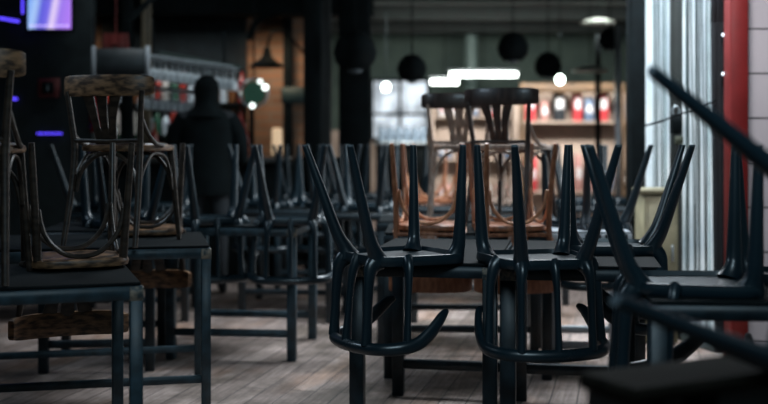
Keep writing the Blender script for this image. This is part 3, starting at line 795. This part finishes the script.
# ---- person in dark clothes standing at the bar, seen from behind
def person():
    t = empty('person', 'person in a dark hooded jacket standing at the bar, seen from behind', 'person', (-1.42, 8.55, 0), (0, 0, R(8)))
    me = bpy.data.meshes.new('body')
    J = [((0, 0, .92), (.15, .11)), ((0, .0, 1.1), (.14, .10)), ((0, -.01, 1.30), (.17, .115)), ((0, -.01, 1.43), (.12, .09)), ((0, 0, 1.50), (.055, .055)), ((0, .02, 1.58), (.07, .08)), ((0, .02, 1.66), (.078, .095)), ((0, .01, 1.73), (.05, .06))]
    vs = [j[0] for j in J]; rd = [j[1] for j in J]; ed = [(i, i + 1) for i in range(len(J) - 1)]
    for s in (-1, 1):
        b0 = len(vs)
        vs += [(s * .17, -.01, 1.41), (s * .23, .0, 1.27), (s * .25, .03, 1.10), (s * .20, .20, 1.08), (s * .17, .27, 1.10)]
        rd += [(.075, .075), (.062, .062), (.05, .05), (.037, .037), (.035, .03)]
        ed += [(3, b0)] + [(b0 + i, b0 + i + 1) for i in range(4)]
        b0 = len(vs)
        vs += [(s * .095, 0, .84), (s * .11, .01, .50), (s * .12, -.02, .10), (s * .125, .06, .045), (s * .13, .15, .035)]
        rd += [(.10, .10), (.065, .065), (.045, .045), (.045, .04), (.04, .03)]
        ed += [(0, b0)] + [(b0 + i, b0 + i + 1) for i in range(4)]
    me.from_pydata(vs, ed, [])
    o = bpy.data.objects.new('body', me); COL.objects.link(o); o.parent = t
    o.modifiers.new('skin', 'SKIN')
    for i, r in enumerate(rd): me.skin_vertices[0].data[i].radius = r; me.skin_vertices[0].data[i].use_root = (i == 0)
    sb = o.modifiers.new('sub', 'SUBSURF'); sb.levels = 2; sb.render_levels = 2
    o.modifiers['skin'].use_smooth_shade = True
    me.materials.append(mat('dark_jeans', (.010, .014, .018), .8, var=.3))
    JK = mat('dark_jacket', (.004, .007, .008), .9, var=.3, spec=.1)
    # jacket shell
    def ell(z, a, b, y=0, n=20): return [(a * cos(2 * pi * k / n), y + b * sin(2 * pi * k / n), z) for k in range(n)]
    MB().loft([ell(.80, .215, .15), ell(.84, .225, .158), ell(1.05, .20, .145), ell(1.25, .225, .155), ell(1.38, .225, .14, -.01), ell(1.45, .185, .12, -.01), ell(1.50, .10, .09)]).build('jacket', JK, t)
    for s in (-1, 1):
        MB().sweep([(s * .17, -.01, 1.41), (s * .245, .0, 1.27), (s * .265, .03, 1.10), (s * .215, .18, 1.085), (s * .19, .22, 1.09)], [.085, .075, .065, .055, .05], n=12).build('sleeve', JK, t)
        for f in range(5):
            a = (f - 2) * .018
            MB().sweep([(s * .17 + a * .6, .29, 1.10), (s * .168 + a, .34 - abs(f - 1.5) * .006, 1.10), (s * .165 + a, .365 - abs(f - 1.5) * .008, 1.085)], [.010, .009, .007], n=8).build('finger', SKIN, t)
    MB().lathe([(.17, 1.425), (.14, 1.46), (.105, 1.51), (.098, 1.57), (.102, 1.64), (.09, 1.71), (.05, 1.755), (.01, 1.762)], n=18).build('hood', JK, t)
    # face, turned to the bar
    fm = MB()
    fm.lathe([(.004, -.02), (.016, -.01), (.012, .02), (.004, .035)], (0, .105, 1.625), n=8)
    for s in (-1, 1): fm.lathe([(.004, -.01), (.013, 0), (.004, .01)], (s * .032, .115, 1.66), n=8)
    fm.box((0, .112, 1.585), (.05, .012, .012), bev=.004)
    fm.build('face', SKIN, t)
SKIN = mat('skin', (.30, .18, .13), .6, var=.1)
person()

# ---- far end: bright window, counter, shelves with goods
def window_mat():
    m = emis('window_daylight', (.80, .92, 1.0), 1.0)
    nt = m.node_tree; N = nt.nodes; L = nt.links; b = N['Principled BSDF']
    tc = N.new('ShaderNodeTexCoord'); nz = N.new('ShaderNodeTexNoise'); nz.inputs['Scale'].default_value = 3.2
    L.new(tc.outputs['Object'], nz.inputs['Vector'])
    rp = N.new('ShaderNodeValToRGB'); rp.color_ramp.elements[0].position = .4; rp.color_ramp.elements[1].position = .62
    rp.color_ramp.elements[0].color = (.10, .13, .17, 1); rp.color_ramp.elements[1].color = (.75, .85, .95, 1)
    L.new(nz.outputs['Fac'], rp.inputs[0]); L.new(rp.outputs[0], b.inputs['Emission Color'])
    return m
a = at(372, 139, 17.9); b = at(428, 80, 17.9)
wn = bpy.data.objects.new('window_1', None); COL.objects.link(wn); wn.location = ((a.x + b.x) / 2, 17.93, a.z); struct(wn)
wd, hh = b.x - a.x, b.z - a.z
MB().box((0, 0, hh / 2), (wd, .02, hh)).build('pane', window_mat(), wn, smooth=False)
f = MB()
for x in (-wd / 2, wd / 2, 0): f.box((x, -.03, hh / 2), (.05, .06, hh), bev=.006)
for z in (0, hh, hh * .42): f.box((0, -.03, z), (wd + .05, .06, .05), bev=.006)
f.build('window_frame', BK, wn)

def shelf_unit(pxa, pxb, ytop, Y, label, rows=3, m=BEI):
    a = at(pxa, 0, Y); b = at(pxb, 0, Y); zt = at(0, ytop, Y).z
    t = empty('shelf_unit', label, 'shelf', ((a.x + b.x) / 2, Y, 0), group='shelf units at the far end')
    wd = b.x - a.x
    MB().box((0, .2, zt / 2), (wd, .03, zt), bev=.004).build('back_panel', m, t)
    for s in (-1, 1): MB().box((s * wd / 2, 0, zt / 2), (.04, .42, zt), bev=.005).build('side_panel', m, t)
    zs = [zt * (k + .6) / rows * .98 for k in range(rows)]
    for z in zs: MB().box((0, 0, z), (wd - .04, .38, .03), bev=.004).build('shelf', m, t)
    return (a.x, b.x, zs)
goods = {
 'red': mat('pack_red', (.55, .05, .06), .5, var=.2), 'white': mat('pack_white', (.62, .62, .64), .5, var=.1),
 'black': mat('pack_black', (.02, .025, .03), .5), 'blue': mat('pack_blue', (.12, .18, .28), .5), 'pink': mat('pack_pink', (.42, .22, .20), .5)}
gproto = {}
def pack(c_, x, y, z, wdt, h, where):
    key = c_
    if key not in gproto:
        r = empty('carton', '', 'carton')
        MB().box((0, 0, .5), (1, .7, 1), bev=.04).build('carton_body', goods[c_], r)
        MB().box((0, -.355, .5), (.7, .012, .3)).build('paper_label', goods['white' if c_ != 'white' else 'red'], r)
        gproto[key] = r; o = r
    else: o = copy_tree(gproto[key])
    o.location = (x, y, z); o.scale = (wdt, .25, h)
    tag(o, '%s carton standing on the %s' % (c_, where), 'carton', '%s cartons on the %s' % (c_, where))
x0, x1, zs = shelf_unit(515, 632, 92, 14.5, 'wide beige shelf of goods at the far right of the hall', rows=2)
for z in zs:
    x = x0 + .12
    while x < x1 - .15:
        wdt = random.uniform(.08, .2); h = random.uniform(.26, .50)
        pack(random.choice(['red', 'red', 'white', 'black', 'blue', 'pink', 'black']), x + wdt / 2, 14.42, z + .016, wdt, h, 'wide far shelf')
        x += wdt + random.uniform(.02, .12)
x0, x1, zs = shelf_unit(432, 512, 98, 15.5, 'beige shelf behind the dark upright chair at the far end')
for z in zs:
    x = x0 + .1
    while x < x1 - .15:
        wdt = random.uniform(.1, .22); h = random.uniform(.12, .28)
        pack(random.choice(['pink', 'white', 'red', 'blue', 'pink']), x + wdt / 2, 15.42, z + .016, wdt, h, 'shelf behind the dark chair')
        x += wdt + random.uniform(.05, .25)
a = at(376, 0, 13.6); b = at(428, 0, 13.6)
t = empty('service_counter', 'dark service counter in front of the bright far window', 'counter', ((a.x + b.x) / 2, 13.6, 0))
MB().box((0, 0, .6), (b.x - a.x, .5, 1.2), bev=.01).build('body', BK, t)
MB().box((0, 0, 1.22), (b.x - a.x + .06, .56, .04), bev=.008).build('worktop', STL, t)
jm = mat('jar_glass', (.30, .40, .50), .2, var=.3)
jp = MB().lathe([(.045, 0), (.05, .01), (.05, .15), (.035, .17), (.035, .20)], n=12).build('jar', jm)
for k in range(6):
    o = jp if k == 0 else jp.copy()
    if k: COL.objects.link(o)
    o.location = (a.x + .07 + k * .105, 13.5, 1.24); tag(o, 'bluish glass jar in the row on the service counter', 'jar', 'jars on the service counter')
# orange fascia above the far shelves
a = at(520, 93, 14.2); b = at(625, 83, 14.2)
tag(MB().box(((a.x + b.x) / 2, 14.2, (a.z + b.z) / 2), (b.x - a.x, .06, b.z - a.z), bev=.01).box((a.x + .03, 14.2, a.z / 2), (.05, .05, a.z)).box((b.x - .03, 14.2, b.z / 2), (.05, .05, b.z)).build('fascia_board', mat('orange_wood', (.12, .075, .04), .6, var=.3)), 'orange-brown board above the wide far shelf', 'board')
# pale column of light metal near the tube lights
a = at(471, 60, 17)
tag(MB().sweep([(a.x, 17, 1.5), (a.x, 17, 3.1)], .10, n=14, up=(0, 1, 0)).build('pale_column', mat('pale_green_paint', (.10, .15, .14), .6, var=.1)), 'pale green column rising behind the long tube light', 'column')
for px, Y in ((598, 12.6), (618, 11.5)):
    pp = at(px, 100, Y)
    tag(MB().box((pp.x, Y, 1.25), (.06, .06, 2.5), bev=.006).build('metal_upright', STL if px > 600 else BK), ('steel' if px > 600 else 'black') + ' upright bar left of the black column', 'post')
for px, py in ((598, 22), (590, 70)):
    pp = at(px, py, 13)
    if py > 50: pp = at(px, py, 12.3)
    t = empty('disc_lamp', ('upper' if py < 50 else 'lower') + ' dim disc lamp hanging left of the black column', 'lamp', tuple(pp))
    MB().lathe([(.20, -.02), (.22, -.01), (.12, .03), (.03, .05)], n=20).build('lamp_shade', mat('disc_shade_%d' % py, (.20, .24, .22), .6), t)
    MB().sweep([(0, 0, .04), (0, 0, H - pp.z)], .006, n=6, up=(0, 1, 0)).build('hanger', BK, t)
